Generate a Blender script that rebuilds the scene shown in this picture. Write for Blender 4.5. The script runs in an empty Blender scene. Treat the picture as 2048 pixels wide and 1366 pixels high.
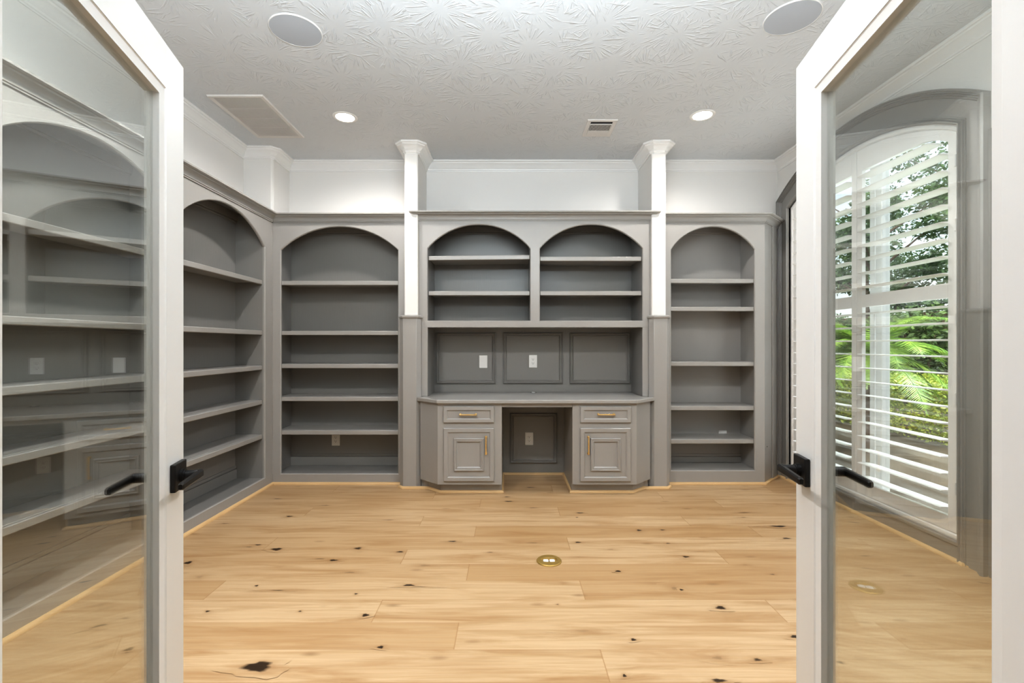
import bpy, bmesh, math, random
from mathutils import Vector, Matrix
PI = math.pi
C = bpy.context.scene.collection
V = Vector
CE = 3.063            # ceiling height
XL, XR, YB, YF = -2.43, 2.64, 4.62, 0.50   # room walls
FY = 4.285            # face plane of the back bookcases
FX = -2.156           # face plane of the left bookcases

# ------------------------------------------------------------------ materials
def new_mat(name):
    m = bpy.data.materials.new(name); m.use_nodes = True
    nt = m.node_tree; nt.nodes.clear()
    out = nt.nodes.new('ShaderNodeOutputMaterial')
    return m, nt, out
def N(nt, t, **kw):
    n = nt.nodes.new(t)
    for k, v in kw.items():
        if k in ('operation', 'data_type', 'blend_type', 'feature', 'noise_dimensions', 'distance', 'interpolation_type', 'attribute_name', 'voronoi_dimensions', 'use_clamp', 'normalize'):
            setattr(n, k, v)
        else:
            n.inputs[k].default_value = v
    return n
def math_(nt, op, a, b=None, c=None, clamp=False):
    n = nt.nodes.new('ShaderNodeMath'); n.operation = op; n.use_clamp = clamp
    for i, x in enumerate((a, b, c)):
        if x is None: continue
        if isinstance(x, (int, float)): n.inputs[i].default_value = x
        else: nt.links.new(x, n.inputs[i])
    return n.outputs[0]
def mixc(nt, f, a, b, mode='MIX'):
    n = nt.nodes.new('ShaderNodeMix'); n.data_type = 'RGBA'; n.blend_type = mode
    for i, x in ((0, f), (6, a), (7, b)):
        if isinstance(x, (int, float)): n.inputs[i].default_value = x
        elif isinstance(x, tuple): n.inputs[i].default_value = (*x[:3], 1)
        else: nt.links.new(x, n.inputs[i])
    return n.outputs[2]
def paint(name, col, rough=.45, var=.03, brush=0.0, bscale=(60, 60, 3), metal=0.0, spec=.5, coat=0.0):
    m, nt, out = new_mat(name)
    b = nt.nodes.new('ShaderNodeBsdfPrincipled')
    b.inputs['Roughness'].default_value = rough
    b.inputs['Metallic'].default_value = metal
    b.inputs['Specular IOR Level'].default_value = spec
    b.inputs['Coat Weight'].default_value = coat
    tc = nt.nodes.new('ShaderNodeTexCoord')
    n = N(nt, 'ShaderNodeTexNoise', Scale=2.2, Detail=4.0)
    nt.links.new(tc.outputs['Object'], n.inputs['Vector'])
    f = n.outputs['Fac']
    c = mixc(nt, f, tuple(x * (1 - var) for x in col), tuple(min(1, x * (1 + var)) for x in col))
    nt.links.new(c, b.inputs['Base Color'])
    if brush > 0:
        mp = nt.nodes.new('ShaderNodeMapping'); mp.inputs['Scale'].default_value = bscale
        nt.links.new(tc.outputs['Object'], mp.inputs['Vector'])
        n2 = N(nt, 'ShaderNodeTexNoise', Scale=3.0, Detail=3.0)
        nt.links.new(mp.outputs[0], n2.inputs['Vector'])
        bp = nt.nodes.new('ShaderNodeBump'); bp.inputs['Strength'].default_value = brush
        bp.inputs['Distance'].default_value = .002
        nt.links.new(n2.outputs['Fac'], bp.inputs['Height'])
        nt.links.new(bp.outputs[0], b.inputs['Normal'])
    nt.links.new(b.outputs[0], out.inputs[0])
    return m
def emis(name, col, s):
    m, nt, out = new_mat(name)
    tc = nt.nodes.new('ShaderNodeTexCoord')
    g = N(nt, 'ShaderNodeTexNoise', Scale=3.0)
    nt.links.new(tc.outputs['Object'], g.inputs['Vector'])
    e = nt.nodes.new('ShaderNodeEmission'); e.inputs[1].default_value = s
    nt.links.new(mixc(nt, g.outputs['Fac'], col, tuple(x * .97 for x in col)), e.inputs[0])
    nt.links.new(e.outputs[0], out.inputs[0])
    return m
def glass(name, tint=(.96, .98, .965), k=1.0):
    m, nt, out = new_mat(name)
    g = nt.nodes.new('ShaderNodeNewGeometry')
    d = nt.nodes.new('ShaderNodeVectorMath'); d.operation = 'DOT_PRODUCT'
    nt.links.new(g.outputs['Incoming'], d.inputs[0]); nt.links.new(g.outputs['Normal'], d.inputs[1])
    c = math_(nt, 'ABSOLUTE', d.outputs['Value'])
    p = math_(nt, 'POWER', math_(nt, 'SUBTRACT', 1.0, c), 5.0)
    F = math_(nt, 'MULTIPLY', math_(nt, 'MULTIPLY_ADD', p, .957, .043), k, clamp=True)
    t = nt.nodes.new('ShaderNodeBsdfTransparent'); t.inputs[0].default_value = (*tint, 1)
    s = nt.nodes.new('ShaderNodeBsdfGlossy'); s.inputs['Roughness'].default_value = 0.0
    mx = nt.nodes.new('ShaderNodeMixShader')
    nt.links.new(F, mx.inputs[0]); nt.links.new(t.outputs[0], mx.inputs[1]); nt.links.new(s.outputs[0], mx.inputs[2])
    nt.links.new(mx.outputs[0], out.inputs[0])
    return m

M = {}
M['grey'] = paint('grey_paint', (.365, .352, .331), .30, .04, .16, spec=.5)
M['inner'] = paint('grey_paint_shaded', (.255, .247, .232), .30, .05, .3, spec=.5)  # darker copy of the grey paint; shade inside the units is in the colour
M['casing'] = paint('grey_paint_backlit', (.25, .24, .222), .38, .04, .1)  # darker copy of the grey; backlit shade beside the window is in the colour
M['wall'] = paint('white_wall_paint', (.79, .77, .74), .6, .01, .06, (14, 14, 14))
M['trim'] = paint('white_trim_paint', (.82, .81, .79), .35, .01)
M['door'] = paint('white_door_paint', (.80, .795, .78), .4, .012, .05, (60, 60, 3))
M['shutter'] = paint('white_shutter_paint', (.84, .83, .81), .35, .01)
M['plate'] = paint('white_plastic', (.80, .80, .78), .35, .01)
M['socket'] = paint('dark_slot', (.05, .045, .04), .6, .1)
M['hole'] = paint('dark_duct', (.02, .018, .016), .8, .1)
M['black'] = paint('matte_black_metal', (.018, .016, .015), .38, .1, metal=.4)
M['brass'] = paint('brushed_brass', (.86, .66, .34), .26, .05, .2, (5, 80, 80), metal=1.0)
M['brassdull'] = paint('floor_brass', (.50, .34, .11), .42, .08, .2, (30, 30, 30), metal=.55)
M['speaker'] = paint('speaker_mesh', (.50, .525, .56), .8, .04, .3, (300, 300, 300))
M['vent'] = paint('vent_white_metal', (.70, .68, .655), .5, .01)
M['lamp'] = emis('lamp_lens', (1.0, .97, .93), 30)
M['pane'] = glass('clear_glass', k=2.6)
M['winpane'] = glass('window_glass', (.97, .985, .98), k=1.0)
M['bark'] = paint('bark', (.16, .11, .075), .9, .35, .8, (12, 12, 4))
M['mulch'] = paint('mulch', (.10, .075, .05), .95, .5, .8, (30, 30, 30))

def leafmat(name, c1, c2, sc=6):
    m, nt, out = new_mat(name)
    tc = nt.nodes.new('ShaderNodeTexCoord')
    n = N(nt, 'ShaderNodeTexNoise', Scale=sc, Detail=2.0); nt.links.new(tc.outputs['Object'], n.inputs['Vector'])
    w = N(nt, 'ShaderNodeTexWhiteNoise')
    g = nt.nodes.new('ShaderNodeNewGeometry'); 
    r = math_(nt, 'ADD', math_(nt, 'MULTIPLY', n.outputs['Fac'], 1.6), math_(nt, 'MULTIPLY_ADD', g.outputs['Random Per Island'], .6, -.6), clamp=True)
    c = mixc(nt, r, c1, c2)
    d = nt.nodes.new('ShaderNodeBsdfDiffuse'); t = nt.nodes.new('ShaderNodeBsdfTranslucent'); gl = nt.nodes.new('ShaderNodeBsdfGlossy')
    gl.inputs['Roughness'].default_value = .4
    for x in (d, t): nt.links.new(c, x.inputs[0])
    m1 = nt.nodes.new('ShaderNodeMixShader'); m1.inputs[0].default_value = .35
    nt.links.new(d.outputs[0], m1.inputs[1]); nt.links.new(t.outputs[0], m1.inputs[2])
    m2 = nt.nodes.new('ShaderNodeMixShader'); m2.inputs[0].default_value = .06
    nt.links.new(m1.outputs[0], m2.inputs[1]); nt.links.new(gl.outputs[0], m2.inputs[2])
    nt.links.new(m2.outputs[0], out.inputs[0])
    return m
M['hedge'] = leafmat('hedge_leaves', (.22, .34, .06), (.72, .72, .16))
M['palm'] = leafmat('palm_leaves', (.10, .24, .03), (.44, .58, .12))
M['tree'] = leafmat('tree_leaves', (.05, .11, .04), (.20, .34, .12), 3)
M['tree2'] = leafmat('shrub_leaves', (.06, .12, .05), (.30, .42, .14), 3)
M['grass'] = leafmat('lawn', (.12, .2, .05), (.24, .34, .09), 10)

# wood floor: planks of 0.191 x 1.905 m running along X, three-row stagger
def floor_mat(name, shoe=False):
    m, nt, out = new_mat(name)
    L = nt.links
    g = nt.nodes.new('ShaderNodeNewGeometry')
    sp = nt.nodes.new('ShaderNodeSeparateXYZ'); L.new(g.outputs['Position'], sp.inputs[0])
    X, Y = sp.outputs[0], sp.outputs[1]
    yr = math_(nt, 'DIVIDE', math_(nt, 'SUBTRACT', Y, 1.96 - .191 * 30), .191)
    row = math_(nt, 'FLOOR', yr)
    fy = math_(nt, 'SUBTRACT', yr, row)
    k = math_(nt, 'MODULO', row, 3.0)
    o = math_(nt, 'ADD', -.23, math_(nt, 'ADD',
          math_(nt, 'MULTIPLY', math_(nt, 'COMPARE', k, 1.0, .1), -.40),
          math_(nt, 'MULTIPLY', math_(nt, 'COMPARE', k, 2.0, .1), .61)))
    xr = math_(nt, 'DIVIDE', math_(nt, 'ADD', math_(nt, 'SUBTRACT', X, o), 1.905 * 5), 1.905)
    col = math_(nt, 'FLOOR', xr)
    fx = math_(nt, 'SUBTRACT', xr, col)
    idv = nt.nodes.new('ShaderNodeCombineXYZ'); L.new(row, idv.inputs[0]); L.new(col, idv.inputs[1])
    wn = nt.nodes.new('ShaderNodeTexWhiteNoise'); wn.noise_dimensions = '2D'; L.new(idv.outputs[0], wn.inputs['Vector'])
    rnd = wn.outputs['Value']
    # grain coordinates, offset per plank
    off = math_(nt, 'MULTIPLY', rnd, 37.0)
    wv = nt.nodes.new('ShaderNodeCombineXYZ')
    L.new(math_(nt, 'ADD', math_(nt, 'MULTIPLY', X, 1.0), off), wv.inputs[0])
    L.new(math_(nt, 'MULTIPLY', Y, 9.0), wv.inputs[1]); L.new(off, wv.inputs[2])
    n1 = N(nt, 'ShaderNodeTexNoise', Scale=1.6, Detail=5.0, Roughness=.55, Distortion=.7); L.new(wv.outputs[0], n1.inputs['Vector'])
    wv2 = nt.nodes.new('ShaderNodeCombineXYZ')
    L.new(math_(nt, 'ADD', math_(nt, 'MULTIPLY', X, 2.5), off), wv2.inputs[0])
    L.new(math_(nt, 'MULTIPLY', Y, 110.0), wv2.inputs[1]); L.new(off, wv2.inputs[2])
    n2 = N(nt, 'ShaderNodeTexNoise', Scale=1.5, Detail=4.0, Roughness=.6, Distortion=.25); L.new(wv2.outputs[0], n2.inputs['Vector'])
    # cathedral rings
    wvt = nt.nodes.new('ShaderNodeTexWave'); wvt.bands_direction = 'Y'
    wvt.inputs['Scale'].default_value = 1.1; wvt.inputs['Distortion'].default_value = 9.0
    wvt.inputs['Detail'].default_value = 2.0; wvt.inputs['Detail Scale'].default_value = .6
    L.new(wv.outputs[0], wvt.inputs['Vector'])
    base = mixc(nt, rnd, (.49, .328, .175), (.61, .455, .285))
    c = mixc(nt, math_(nt, 'MULTIPLY', math_(nt, 'SUBTRACT', n1.outputs['Fac'], .44, clamp=True), 3.2, clamp=True), base, (.40, .24, .11))
    c = mixc(nt, math_(nt, 'MULTIPLY', math_(nt, 'SUBTRACT', n2.outputs['Fac'], .45, clamp=True), 1.5, clamp=True), c, (.42, .27, .14))
    c = mixc(nt, math_(nt, 'MULTIPLY', wvt.outputs['Fac'], .16), c, (.45, .26, .10))
    # small random pin knots
    vo = nt.nodes.new('ShaderNodeTexVoronoi'); vo.inputs['Scale'].default_value = 1.0
    wv3 = nt.nodes.new('ShaderNodeCombineXYZ'); L.new(math_(nt, 'MULTIPLY', X, 2.4), wv3.inputs[0]); L.new(math_(nt, 'MULTIPLY', Y, 6.5), wv3.inputs[1])
    L.new(wv3.outputs[0], vo.inputs['Vector'])
    kn = math_(nt, 'MULTIPLY', math_(nt, 'SUBTRACT', .12, vo.outputs['Distance'], clamp=True), 9.0, clamp=True)
    c = mixc(nt, math_(nt, 'MULTIPLY', kn, .55), c, (.22, .12, .05))
    at = nt.nodes.new('ShaderNodeAttribute'); at.attribute_name = 'knot'
    c = mixc(nt, math_(nt, 'MULTIPLY', at.outputs['Fac'], .55), c, (.30, .16, .06))
    c = mixc(nt, math_(nt, 'MULTIPLY', math_(nt, 'SUBTRACT', at.outputs['Fac'], .55, clamp=True), 4.0, clamp=True), c, (.045, .025, .012))
    # joints
    ey = math_(nt, 'MINIMUM', fy, math_(nt, 'SUBTRACT', 1.0, fy))
    ex = math_(nt, 'MINIMUM', fx, math_(nt, 'SUBTRACT', 1.0, fx))
    ly = math_(nt, 'SUBTRACT', 1.0, math_(nt, 'DIVIDE', ey, .010), clamp=True)
    lx = math_(nt, 'SUBTRACT', 1.0, math_(nt, 'DIVIDE', ex, .0018), clamp=True)
    j = math_(nt, 'MAXIMUM', ly, math_(nt, 'MULTIPLY', lx, 1.5), clamp=True)
    c = mixc(nt, math_(nt, 'MULTIPLY', j, .55), c, (.36, .20, .08))
    b = nt.nodes.new('ShaderNodeBsdfPrincipled'); b.inputs['Roughness'].default_value = .42
    b.inputs['Specular IOR Level'].default_value = .35
    L.new(c, b.inputs['Base Color'])
    bp = nt.nodes.new('ShaderNodeBump'); bp.inputs['Strength'].default_value = .25; bp.inputs['Distance'].default_value = .001
    L.new(math_(nt, 'SUBTRACT', n2.outputs['Fac'], j), bp.inputs['Height']); L.new(bp.outputs[0], b.inputs['Normal'])
    L.new(b.outputs[0], out.inputs[0])
    return m
M['floor'] = floor_mat('oak_plank_floor')
M['oak'] = paint('oak_shoe_moulding', (.66, .46, .24), .45, .12, .3, (20, 20, 60))

# stomp (crow's foot) ceiling texture
def ceiling_mat():
    m, nt, out = new_mat('stomped_plaster_ceiling'); L = nt.links
    g = nt.nodes.new('ShaderNodeNewGeometry')
    mp = nt.nodes.new('ShaderNodeMapping'); mp.inputs['Scale'].default_value = (1, 1, 0); L.new(g.outputs['Position'], mp.inputs['Vector'])
    hs = []
    for sc, shift in ((3.3, (0, 0, 0)), (2.9, (5.37, 2.21, 0))):
        ad = nt.nodes.new('ShaderNodeVectorMath'); ad.operation = 'ADD'; ad.inputs[1].default_value = shift; L.new(mp.outputs[0], ad.inputs[0])
        vo = nt.nodes.new('ShaderNodeTexVoronoi'); vo.voronoi_dimensions = '2D'; vo.inputs['Scale'].default_value = sc
        L.new(ad.outputs[0], vo.inputs['Vector'])
        df = nt.nodes.new('ShaderNodeVectorMath'); df.operation = 'SUBTRACT'
        L.new(ad.outputs[0], df.inputs[0]); L.new(vo.outputs['Position'], df.inputs[1])
        s = nt.nodes.new('ShaderNodeSeparateXYZ'); L.new(df.outputs[0], s.inputs[0])
        ang = math_(nt, 'ARCTAN2', s.outputs[1], s.outputs[0])
        ln = nt.nodes.new('ShaderNodeVectorMath'); ln.operation = 'LENGTH'; L.new(df.outputs[0], ln.inputs[0])
        r = ln.outputs['Value']
        cv = nt.nodes.new('ShaderNodeCombineXYZ')
        L.new(math_(nt, 'MULTIPLY', ang, 9.0), cv.inputs[0]); L.new(math_(nt, 'MULTIPLY', r, 9.0), cv.inputs[1])
        cs = nt.nodes.new('ShaderNodeSeparateColor'); L.new(vo.outputs['Color'], cs.inputs[0])
        L.new(math_(nt, 'MULTIPLY', cs.outputs[0], 50.0), cv.inputs[2])
        nz = N(nt, 'ShaderNodeTexNoise', Scale=1.0, Detail=1.0, Distortion=.35); L.new(cv.outputs[0], nz.inputs['Vector'])
        st = math_(nt, 'MULTIPLY', math_(nt, 'SUBTRACT', nz.outputs['Fac'], .555, clamp=True), 8.0, clamp=True)
        mask = math_(nt, 'MULTIPLY', math_(nt, 'MULTIPLY', math_(nt, 'SUBTRACT', r, .055, clamp=True), 25.0, clamp=True), math_(nt, 'MULTIPLY', math_(nt, 'SUBTRACT', .20, r, clamp=True), 22.0, clamp=True))
        hs.append(math_(nt, 'MULTIPLY', st, mask))
    h = math_(nt, 'MAXIMUM', hs[0], hs[1])
    b = nt.nodes.new('ShaderNodeBsdfPrincipled'); b.inputs['Roughness'].default_value = .75
    n = N(nt, 'ShaderNodeTexNoise', Scale=.8); L.new(g.outputs['Position'], n.inputs['Vector'])
    L.new(mixc(nt, n.outputs['Fac'], (.655, .675, .69), (.685, .70, .715)), b.inputs['Base Color'])
    bp = nt.nodes.new('ShaderNodeBump'); bp.inputs['Strength'].default_value = .48; bp.inputs['Distance'].default_value = .005
    L.new(h, bp.inputs['Height']); L.new(bp.outputs[0], b.inputs['Normal'])
    L.new(b.outputs[0], out.inputs[0])
    return m
M['ceiling'] = ceiling_mat()

# ------------------------------------------------------------------ mesh builder
class MB:
    def __init__(s, T=None):
        s.v = []; s.f = []; s.T = T or (lambda p: p)
    def add(s, vs, fs):
        n = len(s.v)
        s.v += [s.T(V(p)) for p in vs]
        s.f += [tuple(i + n for i in f) for f in fs]
    def box(s, a, b):
        (x0, y0, z0), (x1, y1, z1) = a, b
        s.add([(x0, y0, z0), (x1, y0, z0), (x1, y1, z0), (x0, y1, z0), (x0, y0, z1), (x1, y0, z1), (x1, y1, z1), (x0, y1, z1)],
              [(0, 3, 2, 1), (4, 5, 6, 7), (0, 1, 5, 4), (1, 2, 6, 5), (2, 3, 7, 6), (3, 0, 4, 7)])
        return s
    def quad(s, *ps):
        s.add(ps, [tuple(range(len(ps)))]); return s
    def prism(s, poly, z0, z1):
        n = len(poly)
        s.add([(x, y, z0) for x, y in poly] + [(x, y, z1) for x, y in poly],
              [tuple(range(n))[::-1], tuple(range(n, 2 * n))] + [(i, (i + 1) % n, n + (i + 1) % n, n + i) for i in range(n)])
        return s
    def sweep(s, path, nrm, prof, closed=False, sign=1, pclosed=True):
        path = [V(p) for p in path]; nrm = V(nrm).normalized(); n = len(path); k = len(prof)
        vs = []
        for i, p in enumerate(path):
            tp = (p - path[i - 1]) if (i > 0 or closed) else None
            tn = (path[(i + 1) % n] - p) if (i < n - 1 or closed) else None
            if tp is None: tp = tn
            if tn is None: tn = tp
            a = nrm.cross(tp.normalized()); b = nrm.cross(tn.normalized())
            m = (a + b) / max(.15, 1 + a.dot(b))
            for u, w in prof: vs.append(p + m * (u * sign) + nrm * w)
        fs = []
        seg = n if closed else n - 1
        kk = k if pclosed else k - 1
        for i in range(seg):
            j = (i + 1) % n
            for q in range(kk):
                r = (q + 1) % k
                fs.append((i * k + q, i * k + r, j * k + r, j * k + q))
        if not closed and pclosed:
            fs.append(tuple(range(k))); fs.append(tuple(range((n - 1) * k, n * k))[::-1])
        s.add(vs, fs); return s
    def lathe(s, c, axis, prof, seg=32):
        # prof: (radius, along axis); axis 0/1/2
        vs = []; k = len(prof)
        for i in range(seg):
            a = 2 * PI * i / seg
            for r, h in prof:
                q = [0, 0, 0]; q[axis] = h; q[(axis + 1) % 3] = r * math.cos(a); q[(axis + 2) % 3] = r * math.sin(a)
                vs.append((c[0] + q[0], c[1] + q[1], c[2] + q[2]))
        fs = [(i * k + j, i * k + j + 1, ((i + 1) % seg) * k + j + 1, ((i + 1) % seg) * k + j) for i in range(seg) for j in range(k - 1)]
        s.add(vs, fs); return s
    def bar(s, p, q, rx, rz, up=(0, 0, 1), taper=1.0):
        p, q = V(p), V(q); d = (q - p).normalized(); u = V(up); sd = d.cross(u).normalized(); u = sd.cross(d).normalized()
        vs = []
        for base, t in ((p, 1.0), (q, taper)):
            for a, b in ((-1, -1), (1, -1), (1, 1), (-1, 1)): vs.append(base + sd * (rx * a * t) + u * (rz * b * t))
        s.add(vs, [(0, 1, 2, 3), (7, 6, 5, 4), (0, 4, 5, 1), (1, 5, 6, 2), (2, 6, 7, 3), (3, 7, 4, 0)]); return s
    def cyl(s, p, q, r, seg=16, r2=None):
        p, q = V(p), V(q); d = (q - p).normalized()
        u = d.orthogonal().normalized(); w = d.cross(u); r2 = r if r2 is None else r2
        vs = [p + (u * math.cos(2 * PI * i / seg) + w * math.sin(2 * PI * i / seg)) * r for i in range(seg)]
        vs += [q + (u * math.cos(2 * PI * i / seg) + w * math.sin(2 * PI * i / seg)) * r2 for i in range(seg)]
        s.add(vs, [tuple(range(seg))[::-1], tuple(range(seg, 2 * seg))] + [(i, (i + 1) % seg, seg + (i + 1) % seg, seg + i) for i in range(seg)])
        return s
    def build(s, name, mat, parent=None, loc=None, bevel=0, smooth=0, normals=True, segs=2, attr=None):
        # vertices are given in the parent's root space (world when the root is unrotated); loc = object origin there
        org = V(loc) if loc is not None else (V((0, 0, 0)) if parent is None else V(parent.get('_org', (0, 0, 0))))
        me = bpy.data.meshes.new(name)
        me.from_pydata([tuple(p - org) for p in s.v], [], s.f)
        if normals:
            bm = bmesh.new(); bm.from_mesh(me)
            bmesh.ops.recalc_face_normals(bm, faces=bm.faces); bm.to_mesh(me); bm.free()
        me.materials.append(mat)
        if smooth:
            me.shade_smooth(); me.set_sharp_from_angle(angle=math.radians(smooth))
        o = bpy.data.objects.new(name, me); C.objects.link(o)
        o['_org'] = tuple(org)
        if parent is not None:
            o.parent = parent; o.location = org - V(parent.get('_org', (0, 0, 0)))
        else:
            o.location = org
        if bevel:
            b = o.modifiers.new('bevel', 'BEVEL'); b.width = bevel; b.segments = segs; b.limit_method = 'ANGLE'; b.angle_limit = math.radians(40)
            if smooth == 0:
                me.shade_smooth(); me.set_sharp_from_angle(angle=math.radians(35))
        return o

def thing(name, label, cat, loc=(0, 0, 0), group=None, rotz=0, local=False):
    o = bpy.data.objects.new(name, None); C.objects.link(o); o.location = loc; o.rotation_euler = (0, 0, rotz)
    o.empty_display_size = .05
    o['_org'] = (0, 0, 0) if local else tuple(loc)
    o['label'] = label; o['category'] = cat
    if group: o['group'] = group
    return o
def tag(o, label, cat, group=None):
    o['label'] = label; o['category'] = cat
    if group: o['group'] = group
    return o
def struct(o, label=None, cat=None):
    o['kind'] = 'structure'
    if label: o['label'] = label
    if cat: o['category'] = cat
    return o
def copy_tree(o, parent=None):
    c = o.copy(); C.objects.link(c); c.parent = parent
    for ch in list(o.children): copy_tree(ch, c)
    return c

def arc_pts(a, b, zs, za, n=28):
    hw = (b - a) / 2; rise = za - zs; R = (hw * hw + rise * rise) / (2 * rise); cx = (a + b) / 2; cz = za - R
    t0 = math.asin(min(1, hw / R))
    if rise > hw: t0 = PI - t0
    return [(cx + R * math.sin(-t0 + 2 * t0 * i / n), cz + R * math.cos(-t0 + 2 * t0 * i / n)) for i in range(n + 1)], (cx, cz, R)
def arch_fn(a, b, zs, za):
    _, (cx, cz, R) = arc_pts(a, b, zs, za)
    return lambda y: cz + math.sqrt(max(0, R * R - (y - cx) ** 2))

def face_frame(mb, u0, u1, z0, z1, ops, t=.02, c=.006, v0=0.0, n=28):
    """sheet with arched openings, local coords (u, v, z); ops = (a, b, zb, zs, za)"""
    def fill(v, c):
        prev = u0
        for a, b, zb, zs, za in ops:
            mb.quad((prev, v, z0), (a - c, v, z0), (a - c, v, z1), (prev, v, z1))
            if zb - c > z0 + 1e-4: mb.quad((a - c, v, z0), (b + c, v, z0), (b + c, v, zb - c), (a - c, v, zb - c))
            pts = outline(a, b, zs, za, c)
            for p, q in zip(pts[:-1], pts[1:]):
                mb.quad((p[0], v, p[1]), (q[0], v, q[1]), (q[0], v, z1), (p[0], v, z1))
            prev = b + c
        mb.quad((prev, v, z0), (u1, v, z0), (u1, v, z1), (prev, v, z1))
    def outline(a, b, zs, za, c):
        pts, (cx, cz, R) = arc_pts(a, b, zs, za, n)
        if c == 0: return pts
        r = []
        for x, z in pts:
            d = math.hypot(x - cx, z - cz); r.append((x + (x - cx) / d * c, z + (z - cz) / d * c))
        r[0] = (a - c, r[0][1]); r[-1] = (b + c, r[-1][1])
        return r
    fill(v0, c); fill(v0 + t, 0)
    for a, b, zb, zs, za in ops:
        P = [(a, zb)] + outline(a, b, zs, za, 0) + [(b, zb)]
        Q = [(a - c, zb - c)] + outline(a, b, zs, za, c) + [(b + c, zb - c)]
        m = len(P)
        for i in range(m):
            j = (i + 1) % m
            if c: mb.quad((Q[i][0], v0, Q[i][1]), (Q[j][0], v0, Q[j][1]), (P[j][0], v0 + c, P[j][1]), (P[i][0], v0 + c, P[i][1]))
            mb.quad((P[i][0], v0 + c, P[i][1]), (P[j][0], v0 + c, P[j][1]), (P[j][0], v0 + t, P[j][1]), (P[i][0], v0 + t, P[i][1]))
    for (ua, za_), (ub, zb_) in (((u0, z0), (u1, z0)), ((u1, z0), (u1, z1)), ((u1, z1), (u0, z1)), ((u0, z1), (u0, z0))):
        mb.quad((ua, v0, za_), (ub, v0, zb_), (ub, v0 + t, zb_), (ua, v0 + t, za_))

CROWN_G = [(0, 0), (.009, 0), (.009, .007), (.015, .010), (.017, .020), (.019, .031), (.026, .040), (.040, .046), (.050, .049), (.053, .055), (.066, .056), (.070, .059), (.076, .061), (.076, .072), (0, .072)]
CROWN_W = [(0, -.012), (.006, -.012), (.008, -.004), (.014, 0), (.016, .010), (.022, .016), (.030, .028), (.046, .046), (.060, .053), (.064, .062), (.074, .064), (.078, .069), (.078, .08), (0, .08)]
SHOE = [(0, 0), (.018, 0), (.018, .006), (.015, .013), (.009, .018), (0, .021)]
PANEL = [(0, 0), (.002, .018), (.008, .022), (.012, .014), (.015, .008), (.023, .009), (.027, .014), (.031, .009), (.038, 0)]

# ------------------------------------------------------------------ room shell
mb = MB(); mb.box((-3.2, -3.2, -.1), (3.0, 4.8, 0))
knots = []   # x, y, rx, ry, strength
def kpx(x, y, rx, ry, s=1.0):
    d = 1193.8 / (y - 690); knots.append(((x - 1018) / 940 * d, d, rx, ry, s))
for a in ((515, 1334, .055, .032, 1), (553, 1099, .032, .020, 1), (716, 1097, .030, .022, .8), (579, 1033, .026, .012, .95), (516, 1090, .022, .009, .9),
          (498, 1094, .03, .006, .75), (667, 1121, .026, .012, .95), (640, 1118, .05, .008, .7), (376, 1126, .02, .02, 1), (800, 1104, .026, .012, .85),
          (818, 1171, .03, .010, 1), (835, 1174, .06, .005, .75), (731, 1231, .016, .013, 1), (761, 1295, .014, .010, .95), (905, 1083, .028, .009, .95),
          (700, 1145, .05, .012, .65), (555, 1181, .05, .006, .75), (513, 1172, .009, .008, 1), (450, 1047, .04, .010, .7), (399, 1154, .04, .03, .6),
          (776, 1040, .07, .010, .7), (640, 1057, .10, .014, .55), (700, 990, .12, .012, .55), (555, 998, .04, .008, .85), (650, 1011, .05, .007, .75),
          (850, 1131, .06, .02, .62), (712, 1188, .01, .008, .85), (600, 1223, .01, .008, .8), (415, 1223, .012, .009, .85),
          (1061, 975, .035, .008, 1), (1017, 1003, .035, .010, 1), (1014, 994, .03, .012, .8), (1067, 1016, .05, .010, .72), (1160, 1026, .03, .010, .95),
          (1154, 1035, .01, .007, .9), (1278, 1061, .016, .014, 1), (1325, 1060, .022, .012, .8), (1557, 1053, .055, .016, 1), (1520, 1053, .03, .006, .8), (1573, 1077, .03, .012, .9),
          (1156, 1085, .020, .010, .95), (1221, 1099, .04, .014, .62), (1372, 1114, .022, .012, .9), (1336, 1087, .018, .008, .8), (1236, 1143, .016, .010, 1),
          (1065, 1086, .06, .010, .68), (1160, 1114, .05, .008, .6), (1310, 1166, .06, .012, .55), (1350, 1177, .04, .03, .62), (1363, 1180, .01, .010, .95), (1441, 1216, .026, .018, .9),
          (1267, 1280, .012, .010, .95), (1165, 1262, .07, .015, .6), (1590, 1274, .02, .012, .95), (1435, 1316, .04, .02, .62), (1515, 1320, .02, .012, .8), (1438, 1362, .03, .012, .9),
          (1249, 1352, .008, .010, .9), (1570, 1319, .03, .012, .5), (1490, 1025, .07, .010, .7), (1487, 1035, .03, .008, .7), (1545, 1149, .02, .01, .7), (1490, 1130, .03, .012, .6),
          (1400, 1103, .09, .008, .6), (1115, 1209, .010, .008, .7), (1127, 1166, .016, .014, .55), (1200, 1050, .04, .01, .6), (1265, 984, .04, .008, .6), (980, 1105, .03, .01, .7),
          (1740, 1055, .05, .012, .6), (1730, 1112, .05, .01, .7), (1600, 1200, .03, .012, .7), (1595, 1275, .012, .01, .9), (1560, 1210, .05, .01, .5), (1820, 1180, .05, .02, .5),
          (150, 1180, .04, .015, .6), (250, 1237, .03, .01, .7), (255, 1305, .02, .01, .7), (200, 1260, .05, .01, .6)):
    kpx(*a)
random.seed(4)
katt = {}
base_n = len(mb.v)
knots.sort(key=lambda k: k[4] + k[2] * k[3])
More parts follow.
